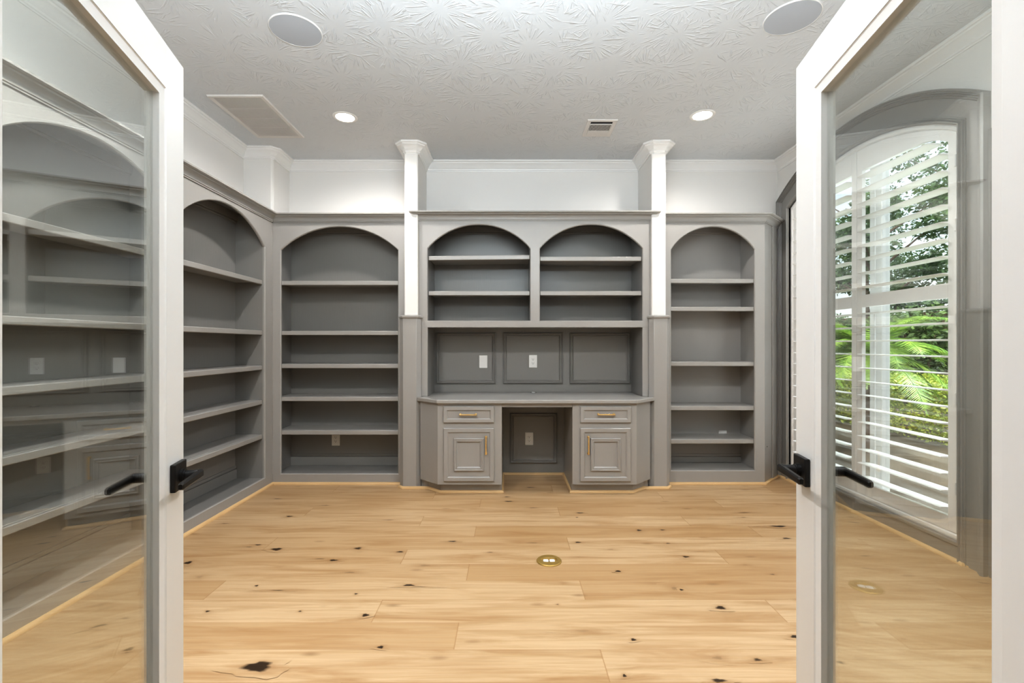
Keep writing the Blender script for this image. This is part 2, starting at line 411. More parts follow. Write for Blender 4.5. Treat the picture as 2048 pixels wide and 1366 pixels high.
for ki, (kx, ky, rx, ry, st) in enumerate(knots):
    rx *= .85; ry *= .85; rings = [(2.4, 0.0), (1.6, .22 * st), (1.25, .45 * st), (.95, .75 * st), (.5, .95 * st)]; seg = 22
    n0 = len(mb.v); vs = []; fs = []
    ph = random.uniform(0, 6); 
    for ri, (rr, w) in enumerate(rings):
        for i in range(seg):
            a = 2 * PI * i / seg
            jj = 1 + .16 * math.sin(3 * a + ph) + .10 * math.sin(7 * a + ph * 2)
            vs.append((kx + math.cos(a) * rx * rr * jj * (1.25 if rr > 1.2 else 1), ky + math.sin(a) * ry * rr * jj, .0002 + ki * .00002)); katt[n0 + ri * seg + i] = w
    vs.append((kx, ky, .0002 + ki * .00002)); katt[n0 + len(vs) - 1] = 1.0 * st
    for ri in range(len(rings) - 1):
        for i in range(seg):
            j = (i + 1) % seg
            fs.append((ri * seg + i, ri * seg + j, (ri + 1) * seg + j, (ri + 1) * seg + i))
    q = (len(rings) - 1) * seg
    for i in range(seg): fs.append((q + i, q + (i + 1) % seg, len(vs) - 1))
    mb.add(vs, fs)
floor = mb.build('floor', M['floor'], normals=False); struct(floor, 'light oak plank floor with dark knots')
at = floor.data.attributes.new('knot', 'FLOAT', 'POINT')
for i, w in katt.items(): at.data[i].value = w

struct(MB().box((-3.2, -3.2, CE), (3.0, 4.8, CE + .1)).build('ceiling', M['ceiling']), 'white stomp-textured plaster ceiling')
struct(MB().box((XL - .12, YF, 0), (XL, 4.8, CE)).build('wall_left', M['wall']))
mb = MB().box((XL, YB, 0), (XR, YB + .12, CE))
ch = [(XL, 4.62), (XL, 4.30), (-2.18, 4.30), (-2.166, 4.306), (-2.16, 4.32), (-2.16, 4.62)]
mb.prism(ch, 2.46, CE)
struct(mb.build('wall_back', M['wall']), 'white upper wall above the built-ins')
# window wall
WY0, WY1, WZB, WZS, WZA = 2.735, 4.405, .125, 2.55, 2.78
TR = lambda p: V((XR + p.y, p.x, p.z))
mb = MB(TR); face_frame(mb, YF, YB, 0, CE, [(WY0, WY1, WZB, WZS, WZA)], t=.22, c=0)
struct(mb.build('wall_right', M['wall']))
mb = MB(); mb.box((XL, YF - .12, 0), (-.80, YF, CE)); mb.box((.80, YF - .12, 0), (XR, YF, CE)); mb.box((-.80, YF - .12, 2.08), (.80, YF, CE))
struct(mb.build('wall_front', M['wall']))
mb = MB(); mb.box((-3.2, -3.2, 0), (-3.1, YF - .12, CE)); mb.box((2.9, -3.2, 0), (3.0, YF - .12, CE)); mb.box((-3.1, -3.2, 0), (2.9, -3.1, CE))
struct(mb.build('wall_hall', M['wall']))
# door jamb
mb = MB(); mb.box((-.80, YF - .12, 0), (-.76, YF, 2.08)); mb.box((.76, YF - .12, 0), (.80, YF, 2.08)); mb.box((-.76, YF - .12, 2.045), (.76, YF, 2.08))
struct(mb.build('trim_4', M['trim'], bevel=.003))

# ceiling crown
c2 = .02
path = [(XL, YF, 0), (XL, 4.30, 0), (-2.18, 4.30, 0), (-2.16, 4.32, 0), (-2.16, YB, 0), (-.932, YB, 0), (-.932, 4.20, 0), (-.912, 4.18, 0), (-.83, 4.18, 0), (-.81, 4.20, 0), (-.81, YB, 0),
        (1.269, YB, 0), (1.269, 4.20, 0), (1.289, 4.18, 0), (1.377, 4.18, 0), (1.397, 4.20, 0), (1.397, YB, 0), (XR, YB, 0), (XR, YF, 0)]
mb = MB(); mb.sweep([(x, y, CE - .08) for x, y, z in path], (0, 0, 1), CROWN_W, sign=-1)
struct(mb.build('trim_1', M['trim'], smooth=32), 'white ceiling crown moulding stepping round the pilasters')
# oak shoe moulding round the foot of everything
cx0 = .477
half = [(FX, 1.70), (FX, FY), (-.975, FY), (-.975, 4.20), (-.938, 4.158), (-.712, 4.158), (-.59, 4.048), (-.0615, 4.048), (-.0615, YB - .012)]
rt = [(.5385, YB - .012), (.5385, 4.048), (1.067, 4.048), (1.189, 4.158), (1.400, 4.158), (1.437, 4.20), (1.437, FY), (2.331, FY), (2.615, 4.569), (2.615, 2.715), (XR, 2.715), (XR, YF)]
mb = MB(); mb.sweep([(x, y, 0) for x, y in half + rt], (0, 0, 1), SHOE, sign=-1)
struct(mb.build('trim_2', M['oak'], smooth=40), 'thin oak shoe moulding')

# ------------------------------------------------------------------ bookcases
ZB = .0966; ZS = 2.136; ZA = 2.35; TOP = 2.385
def bookcase(label, T, u0, u1, ops, depth, shelves, name='bookcase', base=(0, 0, 0), crown=None, lap=.055, zb=ZB, peg=False, group=None, im=None):
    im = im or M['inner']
    th = thing(name, label, 'bookcase', base, group)
    m = MB(T); face_frame(m, u0, u1, .0, TOP, ops); m.build('face_frame', M['grey'], th)
    for k, (a, b, z_b, zs, za) in enumerate(ops):
        la = a - (lap[0] if isinstance(lap, tuple) else lap); lb = b + (lap[1] if isinstance(lap, tuple) else lap)
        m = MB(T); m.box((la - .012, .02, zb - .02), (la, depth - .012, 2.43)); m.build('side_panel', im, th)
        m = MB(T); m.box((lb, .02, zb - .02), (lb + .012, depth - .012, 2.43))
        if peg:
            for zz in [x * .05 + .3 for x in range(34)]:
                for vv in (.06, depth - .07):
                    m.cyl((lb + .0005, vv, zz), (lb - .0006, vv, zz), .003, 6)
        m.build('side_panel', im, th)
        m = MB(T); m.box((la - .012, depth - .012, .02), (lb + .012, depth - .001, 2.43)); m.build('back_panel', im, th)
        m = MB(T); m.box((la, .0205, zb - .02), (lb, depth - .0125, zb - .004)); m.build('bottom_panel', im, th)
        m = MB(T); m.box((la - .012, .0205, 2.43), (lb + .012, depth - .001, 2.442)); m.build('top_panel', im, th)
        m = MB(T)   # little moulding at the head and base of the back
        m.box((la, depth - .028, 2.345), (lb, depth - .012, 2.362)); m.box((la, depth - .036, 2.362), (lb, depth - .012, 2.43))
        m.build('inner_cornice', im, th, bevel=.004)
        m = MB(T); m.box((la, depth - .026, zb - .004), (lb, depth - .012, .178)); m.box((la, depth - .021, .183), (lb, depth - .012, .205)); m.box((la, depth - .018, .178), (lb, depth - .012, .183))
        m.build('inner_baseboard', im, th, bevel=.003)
        for z in shelves:
            m = MB(T)
            m.box((la + .002, .048, z - .022), (lb - .002, depth - .0135, z)); m.box((la + .002, .022, z - .040), (lb - .002, .048, z))
            m.build('shelf', M['grey'], th, bevel=.005)
    if crown:
        m = MB(); m.sweep([(x, y, TOP) for x, y in crown], (0, 0, 1), CROWN_G, sign=-1); m.build('crown_molding', M['grey'], th, smooth=32)
    return th
TB = lambda p: V((p.x, FY + p.y, p.z))
TL = lambda p: V((FX - p.y, p.x, p.z))
DB = YB - FY; DL = abs(XL - FX)
# back left
b1 = bookcase('tall grey arched bookcase on the back wall, between the left corner and the white pilaster', TB, FX + .001, -.934,
         [(-2.081, -1.013, ZB, ZS, ZA)], DB, [1.858, 1.40, 1.096, .794, .486], base=(-1.55, 4.45, 0), crown=[(FX + .001, FY), (-.934, FY)], lap=(.055, .03))
MB().box((FX + .001, FY + .001, TOP + .058), (-.934, YB, TOP + .072)).build('top_board', M['grey'], b1)
# left wall, two bays, one unit each
sh = [1.843, 1.398, 1.090, .786, .482]
b2 = bookcase('grey arched bookcase on the left wall, the one meeting the back corner', TL, 3.04, FY, [(3.085, 4.153, ZB, ZS, ZA)], DL, sh,
         base=(-2.3, 3.65, 0), crown=[(FX, 3.04), (FX, FY)], lap=(.0, .0), peg=True)
b3 = bookcase('grey arched bookcase on the left wall seen through the left glass door', TL, 1.88, 3.04, [(1.926, 2.994, ZB, ZS, ZA)], DL, sh,
         base=(-2.3, 2.45, 0), crown=[(FX, 1.88), (FX, 3.04)], lap=(.0, .0), peg=True)
b4 = bookcase('grey arched bookcase on the left wall nearest the doorway', TL, .72, 1.88, [(.766, 1.834, ZB, ZS, ZA)], DL, sh,
         base=(-2.3, 1.3, 0), crown=[(FX, .72), (FX, 1.88)], lap=(.0, .0))
for b, ya, yb in ((b2, 3.04, FY), (b3, 1.88, 3.04), (b4, .72, 1.88)):
    MB().box((XL, ya, TOP + .058), (FX, yb, TOP + .072)).build('top_board', M['grey'], b)
MB().box((XL, .70, 0), (FX, .72, 2.44)).build('end_panel', M['grey'], b4)
# back right
b5 = bookcase('narrow tall grey arched bookcase beside the window with an angled side', TB, 1.399, 2.331,
         [(1.479, 2.241, .126, 2.140, ZA)], DB, [1.876, 1.620, 1.116, .710, .405], base=(1.9, 4.45, 0), crown=[(1.399, FY), (2.331, FY), (2.612, 4.566)], lap=(.0, .03), zb=.126, im=M['grey'])  # inside keeps the lighter grey, for the window sheen
MB().prism([(1.399, FY + .001), (2.331, FY + .001), (2.62, 4.575), (2.62, YB), (1.399, YB)], TOP + .058, TOP + .072).build('top_board', M['grey'], b5)
MB().prism([(2.3315, FY), (2.615, 4.5685), (2.615, 4.615), (2.332, 4.33)], 0, TOP).build('angled_panel', M['grey'], b5)
m = MB()   # raised stile on the angled panel + little screw hole
m.prism([(2.475, 4.4275), (2.482, 4.4195), (2.575, 4.5125), (2.569, 4.5215)], 0.0, TOP); m.build('angled_stile', M['grey'], b5, bevel=.002)
m = MB(); m.cyl((2.375, 4.3285, .335), (2.372, 4.325, .335), .006, 10); m.build('screw_hole', M['socket'], b5)

# ------------------------------------------------------------------ pilasters
for s, (xa, xb, wa, wb, lab) in enumerate(((-.932, -.81, -.938, -.82, 'white square pilaster with grey base, left of the desk hutch'),
                                (1.269, 1.397, 1.285, 1.398, 'white square pilaster with grey base, right of the desk hutch'))):
    th = thing('pilaster', lab, 'pillar', ((xa + xb) / 2, 4.4, 0))
    r = .012
    MB().prism([(xa, YB - .001), (xa, 4.18 + r), (xa + r * .3, 4.18 + r * .3), (xa + r, 4.18), (xb - r, 4.18), (xb - r * .3, 4.18 + r * .3), (xb, 4.18 + r), (xb, YB - .001)], 1.535, CE - .0005).build('shaft', M['wall'], th)
    lo, ro = (wa - .035, wb + .035)
    if s == 0: poly = [(lo, FY - .001), (lo, 4.198), (wa, 4.16), (wb, 4.16), (ro, 4.198), (ro, 4.2195), (xb, 4.2195), (xb, 4.33), (xa, 4.33), (xa, FY - .001)]
    else: poly = [(ro, FY - .001), (ro, 4.198), (wb, 4.16), (wa, 4.16), (lo, 4.198), (lo, 4.2195), (xa, 4.2195), (xa, 4.33), (xb, 4.33), (xb, FY - .001)]
    MB().prism(poly, 0, 1.502).build('base', M['grey'], th, bevel=.002)
    cap = [(lo, FY - .001, 0), (lo, 4.198, 0), (wa, 4.16, 0), (wb, 4.16, 0), (ro, 4.198, 0), (ro, 4.2195 if s == 0 else FY - .001, 0)]
    if s == 1: cap[0] = (lo, 4.2195, 0)
    m = MB(); m.sweep([(x, y, 1.500) for x, y, z in cap], (0, 0, 1), [(-.028, 0), (.001, 0), (.004, .008), (.012, .013), (.014, .024), (.010, .028), (.001, .030), (-.008, .036), (-.028, .036)], sign=-1)
    m.build('cap', M['grey'], th, smooth=40)

# ------------------------------------------------------------------ hutch
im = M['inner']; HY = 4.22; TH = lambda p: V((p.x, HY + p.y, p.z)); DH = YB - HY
HL, HR = -.809, 1.268
th = thing('hutch', 'grey double-arched hutch standing on the desk between two pilasters', 'hutch', (.235, 4.4, .808))
ops = [(-.7304, .190, 1.4887, 2.137, 2.352), (.2775, 1.1986, 1.4887, 2.137, 2.352)]
m = MB(TH); face_frame(m, HL, HR, 1.429, TOP, ops); m.build('face_frame', M['grey'], th)
for a, b in ((HL, -.7304), (1.1986, HR)):
    m = MB(TH); m.box((a, 0, .808), (b, .02, 1.429)); m.build('stile', M['grey'], th, bevel=.003)
for a, b in ((-.7454, -.7304), (1.1986, 1.2136)):
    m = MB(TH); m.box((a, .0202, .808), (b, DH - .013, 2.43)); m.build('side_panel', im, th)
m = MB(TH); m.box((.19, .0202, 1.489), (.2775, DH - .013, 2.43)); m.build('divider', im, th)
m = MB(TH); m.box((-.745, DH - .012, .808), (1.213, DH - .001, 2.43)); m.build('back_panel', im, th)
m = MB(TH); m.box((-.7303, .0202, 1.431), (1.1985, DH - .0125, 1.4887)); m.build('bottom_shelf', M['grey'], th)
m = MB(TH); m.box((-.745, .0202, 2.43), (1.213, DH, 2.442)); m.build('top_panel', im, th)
MB().box((HL, HY + .001, TOP + .058), (HR, YB - .001, TOP + .0715)).build('top_board', M['grey'], th)
for a, b, z1, tilt in ((-.7284, .188, 2.079, .010), (.2795, 1.1966, 2.068, 0.0)):
    for z, tl in ((z1, tilt), (1.757, 0)):
        m = MB(lambda p, a=a, b=b, tl=tl: V((p.x, HY + p.y, p.z + tl * ((p.x - a) / (b - a) - .5))))
        m.box((a, .048, z - .022), (b, DH - .0135, z)); m.box((a, .022, z - .040), (b, .048, z))
        m.build('shelf', M['grey'], th, bevel=.005)
    m = MB(TH); m.box((a, DH - .028, 2.355), (b, DH - .0125, 2.372)); m.box((a, DH - .036, 2.372), (b, DH - .0125, 2.43)); m.build('inner_cornice', im, th, bevel=.004)
m = MB(); m.sweep([(HL, 4.30, TOP), (HL, HY, TOP), (HR, HY, TOP), (HR, 4.30, TOP)], (0, 0, 1), CROWN_G, sign=-1); m.build('crown_molding', M['grey'], th, smooth=32)
def rect_path(x0, x1, z0, z1, y): return [(x0, y, z0), (x1, y, z0), (x1, y, z1), (x0, y, z1)]
yb_ = YB - .012
for x0, x1 in ((-.712, -.130), (-.0587, .527), (.594, 1.184)):
    m = MB(); m.sweep(rect_path(x0, x1, .893, 1.39, yb_), (0, -1, 0), PANEL, closed=True, sign=1, pclosed=False)
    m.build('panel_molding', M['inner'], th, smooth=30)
# fluted edge where the hutch meets the pilasters is part of the stile (plain)

# ------------------------------------------------------------------ desk
ct = [(-.611, 3.96), (1.087, 3.96), (1.291, 4.157), (1.25, 4.2), (1.25, 4.606), (-.784, 4.606), (-.784, 4.2), (-.814, 4.157)]
th = thing('desktop', 'long grey painted desk top with clipped corners', 'desk top', (.238, 4.2, .775))
MB().prism(ct, .775, .807).build('slab', M['grey'], th, bevel=.006, segs=3)
MB().box((-.0605, 3.995, .742), (.5375, 4.013, .7745)).build('apron', M['grey'], th)
# knee hole wall panel
th = thing('knee_panel', 'grey wall panel with a square moulding inside the desk knee hole', 'panel', (.238, 4.61, 0))
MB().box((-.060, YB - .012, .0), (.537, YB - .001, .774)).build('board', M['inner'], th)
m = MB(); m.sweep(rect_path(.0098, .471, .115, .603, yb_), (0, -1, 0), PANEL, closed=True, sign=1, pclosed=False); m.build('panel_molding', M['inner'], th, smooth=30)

def pull(parent, p, q):
    """square bar pull between p and q, standing off the face (-Y)"""
    p, q = V(p), V(q); o = V((0, -.026, 0)); d = (q - p).normalized()
    m = MB(); m.bar(p + o, q + o, .0055, .0055, up=(0, 1, 0))
    for e, sg in ((p, 1), (q, -1)):
        c = e + d * (sg * .008)
        m.bar(c, c + o * .98, .0062, .0062, up=tuple(d)); m.bar(c + V((0, -.001, 0)), c + V((0, -.005, 0)), .009, .009, up=tuple(d))
    m.build('handle', M['brass'], parent, bevel=.0015)
def desk_cabinet(mirror, label):
    X = (lambda x: .477 - x) if mirror else (lambda x: x)
    th = thing('desk_cabinet', label, 'cabinet', (X(-.33), 4.3, 0))
    T = lambda p: V((X(p.x), p.y, p.z)); xb_ = -.7715 if mirror else -.784
    MB(T).prism([(-.606, 3.99), (-.0615, 3.99), (-.0615, YB - .013), (xb_, YB - .013), (xb_, 4.157)], .085, .7745).build('carcass', M['grey'], th)
    MB(T).prism([(-.59, 4.05), (-.0617, 4.05), (-.0617, YB - .013), (xb_ + .001, YB - .013), (xb_ + .001, 4.203), (-.750, 4.168), (-.712, 4.159)], 0, .0849).build('toe_kick', M['grey'], th)
    # drawer
    def front(name, x0, x1, z0, z1, fr):
        m = MB(T); m.box((x0, 3.972, z0), (x1, 3.9898, z1)) ; 
        m = MB(T)
        # raised outer frame around a sunk panel
        m.sweep([(x0, 3.9898, z0), (x1, 3.9898, z0), (x1, 3.9898, z1), (x0, 3.9898, z1)], (0, -1, 0),
                [(0, 0), (0, .014), (.005, .019), (fr - .010, .019), (fr - .004, .015), (fr, .010), (fr, 0)], closed=True, sign=1, pclosed=False)
        m.quad((x0 + fr - .001, 3.9812, z0 + fr - .001), (x1 - fr + .001, 3.9812, z0 + fr - .001), (x1 - fr + .001, 3.9812, z1 - fr + .001), (x0 + fr - .001, 3.9812, z1 - fr + .001))
        return m.build(name, M['grey'], th, smooth=25)
    dr = front('drawer', -.556, -.126, .612, .749, .038)
    do = front('door', -.554, -.126, .115, .566, .042)
    m = MB(T)
    pr = [(0, 0), (.0, .010), (.004, .016), (.010, .017), (.014, .013), (.020, .012), (.024, .015), (.028, .012), (.030, .004), (.034, .002), (.036, 0)]
    m.sweep([(-.467, 3.981, .204), (-.213, 3.981, .204), (-.213, 3.981, .481), (-.467, 3.981, .481)], (0, -1, 0), pr, closed=True, sign=1, pclosed=False)
    m.build('raised_molding', M['grey'], do, smooth=30)
    if not mirror:
        pull(dr, (-.419, 3.981, .682), (-.273, 3.981, .682)); pull(do, (-.194, 3.981, .345), (-.194, 3.981, .500))
    else:
        pull(dr, (X(-.345) - .073 + .0, 3.981, .684), (X(-.345) + .073, 3.981, .684)); pull(do, (.671, 3.981, .345), (.671, 3.981, .500))
desk_cabinet(False, 'grey desk cabinet left of the knee hole, brass pull on its right edge')
desk_cabinet(True, 'grey desk cabinet right of the knee hole, brass pull on its left edge')

# ------------------------------------------------------------------ outlets
def outlet(x, z, label, kind='duplex', y=YB - .0122, group=None):
    th = thing('wall_outlet' if kind == 'duplex' else 'wall_plate', label, 'outlet' if kind == 'duplex' else 'wall plate', (x, y, z))
    m = MB(); m.box((x - .04, y - .006, z - .0625), (x + .04, y, z + .0625)); m.build('cover_plate', M['plate'], th, bevel=.003)
    if kind == 'duplex':
        m = MB()
        m.box((x - .017, y - .0078, z - .034), (x + .017, y - .0062, z + .034)); m.build('receptacle', M['plate'], th, bevel=.001)
        m = MB()
        for s in (-1, 1):
            zz = z + s * .019
            m.box((x - .0085, y - .0084, zz - .001), (x - .0062, y - .0080, zz + .009)); m.box((x + .0062, y - .0084, zz - .001), (x + .0085, y - .0080, zz + .008))
            m.cyl((x, y - .0084, zz - .007), (x, y - .0080, zz - .007), .0032, 10)
        m.build('slots', M['socket'], th)
    else:
        m = MB()
        m.box((x - .017, y - .0068, z - .034), (x + .017, y - .0062, z + .034)); m.build('insert', M['plate'], th, bevel=.0003)
outlet(-.252, 1.106, 'blank white wall plate in the left panel above the desk', 'blank')
outlet(.235, 1.110, 'white duplex outlet in the middle panel above the desk')
outlet(.1975, .352, 'white duplex outlet inside the desk knee hole')
outlet(-1.697, .346, 'white duplex outlet under the lowest shelf of the back left bookcase')
outlet(2.094, .372, 'white outlet peeking above the lowest shelf of the right bookcase')
th = thing('desk_grommet', 'small shiny chrome cable grommet at the back of the desk top', 'grommet', (.2375, 4.565, .8075))
m = MB(); m.lathe((.2375, 4.565, .8072), 2, [(.010, .001), (.022, .001), (.026, .004), (.030, .003), (.031, 0)], 28); m.build('ring', paint('chrome', (.85, .85, .86), .12, metal=1.0), th, smooth=60)
m = MB(); m.lathe((.2375, 4.565, .8072), 2, [(0, .006), (.012, .006), (.0215, .0015)], 28); m.build('cover', M['plate'], th, smooth=60)

# floor outlet
fx_, fy_ = .235, 2.762
th = thing('floor_outlet', 'round brass floor outlet with two white receptacles set in the oak floor', 'floor outlet', (fx_, fy_, 0))
def oval(cx, cy, w, h, n, sq=0):
    r = []
    for i in range(n):
        a = 2 * PI * i / n; c, s_ = math.cos(a), math.sin(a)
        e = 2 / (2 + sq)
        r.append((cx + w * abs(c) ** e * (1 if c >= 0 else -1), cy + h * abs(s_) ** e * (1 if s_ >= 0 else -1)))
    return r
n = 48
rings = [(oval(fx_, fy_, .074, .074, n), .0004), (oval(fx_, fy_, .073, .073, n), .004), (oval(fx_, fy_, .069, .069, n), .0075), (oval(fx_, fy_ + .002, .049, .030, n, .8), .0085), (oval(fx_, fy_ + .002, .046, .027, n, 1.2), .0035), (oval(fx_, fy_ + .002, .045, .026, n, 1.2), .0008)]
m = MB(); vs = []; fs = []
for pts, z in rings: vs += [(x, y, z) for x, y in pts]
for r_ in range(len(rings) - 1):
    for i in range(n): fs.append((r_ * n + i, r_ * n + (i + 1) % n, (r_ + 1) * n + (i + 1) % n, (r_ + 1) * n + i))
m.add(vs, fs); m.build('ring', M['brassdull'], th, smooth=35)
m = MB(); m.prism(oval(fx_, fy_ + .002, .0448, .0258, n, 1.2), .0005, .0012); m.build('box_floor', M['brassdull'], th)
for s_ in (-1, 1):
    m = MB(); m.prism(oval(fx_ + s_ * .0185, fy_ - .002, .0155, .0175, 24, 2.0), .0014, .0045); r_ = m.build('receptacle', M['plate'], th)
m = MB(); m.cyl((fx_, fy_ - .002, .0013), (fx_, fy_ - .002, .004), .0025, 12); m.build('screw', paint('steel', (.6, .6, .6), .3, metal=1.0), th)

# ------------------------------------------------------------------ ceiling fittings
for x, y, side in ((-1.215, 2.68, 'left'), (1.549, 2.573, 'right')):
    th = thing('ceiling_speaker', 'round pale grey in-ceiling speaker on the %s side of the ceiling' % side, 'speaker', (x, y, CE))
    m = MB(); m.lathe((x, y, CE), 2, [(.1375, -.0045), (.138, -.006), (.141, -.0055), (.143, -.001), (.143, 0)], 64); m.build('rim', M['trim'], th, smooth=40)
    m = MB(); m.lathe((x, y, CE), 2, [(0, -.0065), (.10, -.0062), (.1373, -.005), (.1375, -.0005)], 64); m.build('grille', M['speaker'], th, smooth=40)
def downlight(x, y, label):
    th = thing('recessed_light', label, 'ceiling light', (x, y, CE))
    m = MB(); m.lathe((x, y, CE), 2, [(.070, -.003), (.073, -.005), (.088, -.004), (.094, -.001), (.095, 0)], 48); m.build('trim_ring', M['trim'], th, smooth=50)
    m = MB(); m.lathe((x, y, CE), 2, [(0, -.002), (.069, -.002), (.070, -.001)], 48); m.build('lens', M['lamp'], th)
downlight(-1.29, 3.70, 'glowing round recessed downlight at the left, between speaker and pilaster')
downlight(1.51, 3.67, 'glowing round recessed downlight at the right, past the supply vent')
downlight(-1.29, 1.55, 'added unseen fill downlight in the left front of the ceiling near the doorway')  # this pair is added out of view, for fill light
downlight(1.51, 1.55, 'added unseen fill downlight in the right front of the ceiling near the doorway')
# return grille
th = thing('return_grille', 'white slatted return air grille in the ceiling by the left wall', 'vent', (-1.965, 3.71, CE))
x0, x1, y0, y1 = -2.168, -1.763, 3.365, 4.05
m = MB(); m.sweep([(x0, y0, CE), (x1, y0, CE), (x1, y1, CE), (x0, y1, CE)], (0, 0, -1), [(0, 0), (0, .003), (.004, .011), (.030, .009), (.034, .004), (.034, 0)], closed=True, sign=-1, pclosed=False)
m.build('frame', M['vent'], th, smooth=25)
MB().box((x0 + .03, y0 + .03, CE - .0012), (x1 - .03, y1 - .03, CE - .0004)).build('duct', M['hole'], th)
m = MB()
for k in range(30):
    xx = x0 + .038 + k * (x1 - x0 - .076) / 29
    m.add([(xx - .0020, y0 + .034, CE - .009), (xx + .0012, y0 + .034, CE - .002), (xx + .0012, y1 - .034, CE - .002), (xx - .0020, y1 - .034, CE - .009),
           (xx + .0006, y0 + .034, CE - .0095), (xx + .0038, y0 + .034, CE - .0025), (xx + .0038, y1 - .034, CE - .0025), (xx + .0006, y1 - .034, CE - .0095)],
          [(0, 1, 2, 3), (7, 6, 5, 4), (0, 4, 5, 1), (3, 2, 6, 7), (0, 3, 7, 4), (1, 5, 6, 2)])
m.build('slats', M['vent'], th)
m = MB()
for k in (1, 2, 3):
    yy = y0 + .034 + k * (y1 - y0 - .068) / 4
    m.box((x0 + .032, yy - .003, CE - .0085), (x1 - .032, yy + .003, CE - .0015))
m.build('crossbars', M['vent'], th)
# supply register
th = thing('supply_vent', 'small white ceiling register with dark vertical slots in front of the hutch', 'vent', (.745, 3.88, CE))
x0, x1, y0, y1 = .626, .868, 3.735, 4.03
m = MB(); m.sweep([(x0, y0, CE), (x1, y0, CE), (x1, y1, CE), (x0, y1, CE)], (0, 0, -1), [(0, 0), (0, .003), (.003, .007), (.032, .006), (.034, 0)], closed=True, sign=-1, pclosed=False)
m.build('frame', M['vent'], th, smooth=25)
MB().box((x0 + .033, y0 + .033, CE - .0014), (x1 - .033, y1 - .033, CE - .0006)).build('duct', M['hole'], th)
m = MB(); m.box((x0 + .033, y1 - .105, CE - .0065), (x1 - .033, y1 - .033, CE - .002)); m.build('blank_plate', M['vent'], th)
m = MB(); m.box((x0 + .033, y0 + .070, CE - .0065), (x1 - .033, y0 + .082, CE - .002)); m.build('crossbar', M['vent'], th)
m = MB()
for k in range(16):
    xx = x0 + .038 + k * (x1 - x0 - .076) / 15
    m.box((xx - .0021, y0 + .0825, CE - .0065), (xx + .0026, y1 - .105, CE - .002))
m.build('slats', M['vent'], th)

# ------------------------------------------------------------------ window with casing, glass and shutters
win = thing('window_1', 'arched window with grey casing', 'window', (XR, 3.57, WZB))
win['kind'] = 'structure'; del win['category']
NA = 28
def curve(a, b, zs, za, zb): 
    p, _ = arc_pts(a, b, zs, za, NA); return [(a, zb)] + p + [(b, zb)]
OC = curve(2.573, 4.567, 2.66, 2.98, 0.0); IC = curve(WY0, WY1, WZS, WZA, 0.0)
m = MB(); k = len(OC); xf = 2.618
vs = []
for (yo, zo), (yi, zi) in zip(OC, IC): vs += [(xf, yo, zo), (xf + .006, yi, zi), (XR - .0005, yo, zo), (XR - .0005, yi, zi)]
fs = []
for i in range(k - 1):
    a, b = 4 * i, 4 * (i + 1)
    fs += [(a, a + 1, b + 1, b), (a, b, b + 2, a + 2), (a + 1, a + 3, b + 3, b + 1), (a + 2, b + 2, b + 3, a + 3)]
m.add(vs, fs); m.build('casing', M['casing'], win, smooth=30)
PO = [(0, -.0), (0, .022), (.008, .030), (.014, .030), (.016, .022), (.024, .024), (.028, .014), (.036, .016), (.040, .007), (.048, .008), (.052, -.0)]
m = MB(); m.sweep([(xf, y, z) for y, z in OC], (-1, 0, 0), PO, sign=1); o1 = m.build('casing_back_band', M['casing'], win, smooth=35)
PI_ = [(0, -.02), (0, .014), (.006, .022), (.012, .022), (.015, .011), (.022, .015), (.028, .013), (.031, .005), (.038, .004), (.040, -.01)]
m = MB(); m.sweep([(xf + .004, y, z) for y, z in IC], (-1, 0, 0), PI_, sign=-1); o2 = m.build('casing_inner_molding', M['casing'], win, smooth=35)
# jamb lining
m = MB(); m.sweep([(XR, y, z) for y, z in [(WY0, WZB)] + IC[1:-1] + [(WY1, WZB)]], (1, 0, 0), [(0, 0), (.012, 0), (.012, .19), (0, .19)], sign=-1, closed=True); m.build('jamb_lining', M['shutter'], win, smooth=35)
# sash (recessed) with mullion
m = MB(); m.sweep([(2.775, y, z) for y, z in [(WY0 + .013, WZB + .013)] + [(max(WY0 + .013, min(WY1 - .013, y)), z - .014) for y, z in IC[1:-1]] + [(WY1 - .013, WZB + .013)]], (1, 0, 0),
        [(0, 0), (.045, 0), (.045, .045), (0, .045)], closed=True, sign=-1); m.build('sash', M['shutter'], win, smooth=30)
MB().box((2.77, 3.49, WZB + .012), (2.83, 3.61, 2.765)).build('mullion', M['shutter'], win, bevel=.004)
pt = [(WY0 + .03, WZB + .03)] + [(max(WY0 + .03, min(WY1 - .03, y)), z - .03) for y, z in IC[1:-1]] + [(WY1 - .03, WZB + .03)]
for ya, yb in ((WY0 + .03, 3.4895), (3.6105, WY1 - .03)):
    f = arch_fn(WY0, WY1, WZS, WZA); cnt = 14
    tp = [(ya + (yb - ya) * i / cnt) for i in range(cnt + 1)]
    poly = [(ya, WZB + .03), (yb, WZB + .03)] + [(y, f(y) - .03) for y in reversed(tp)]
    nn = len(poly); m = MB()
    m.add([(2.797, y, z) for y, z in poly] + [(2.801, y, z) for y, z in poly], [tuple(range(nn)), tuple(range(nn, 2 * nn))[::-1]] + [(i, (i + 1) % nn, nn + (i + 1) % nn, nn + i) for i in range(nn)])
    m.build('pane', M['winpane'], win)
# grey base under the window
m = MB(); m.box((2.6155, 2.7155, 0), (XR, 4.567, .095)); m.prism([(2.607, 2.7155), (XR, 2.7155), (XR, 4.567), (2.607, 4.567)], .095, .118)
struct(m.build('baseboard_right', M['casing'], bevel=.004))
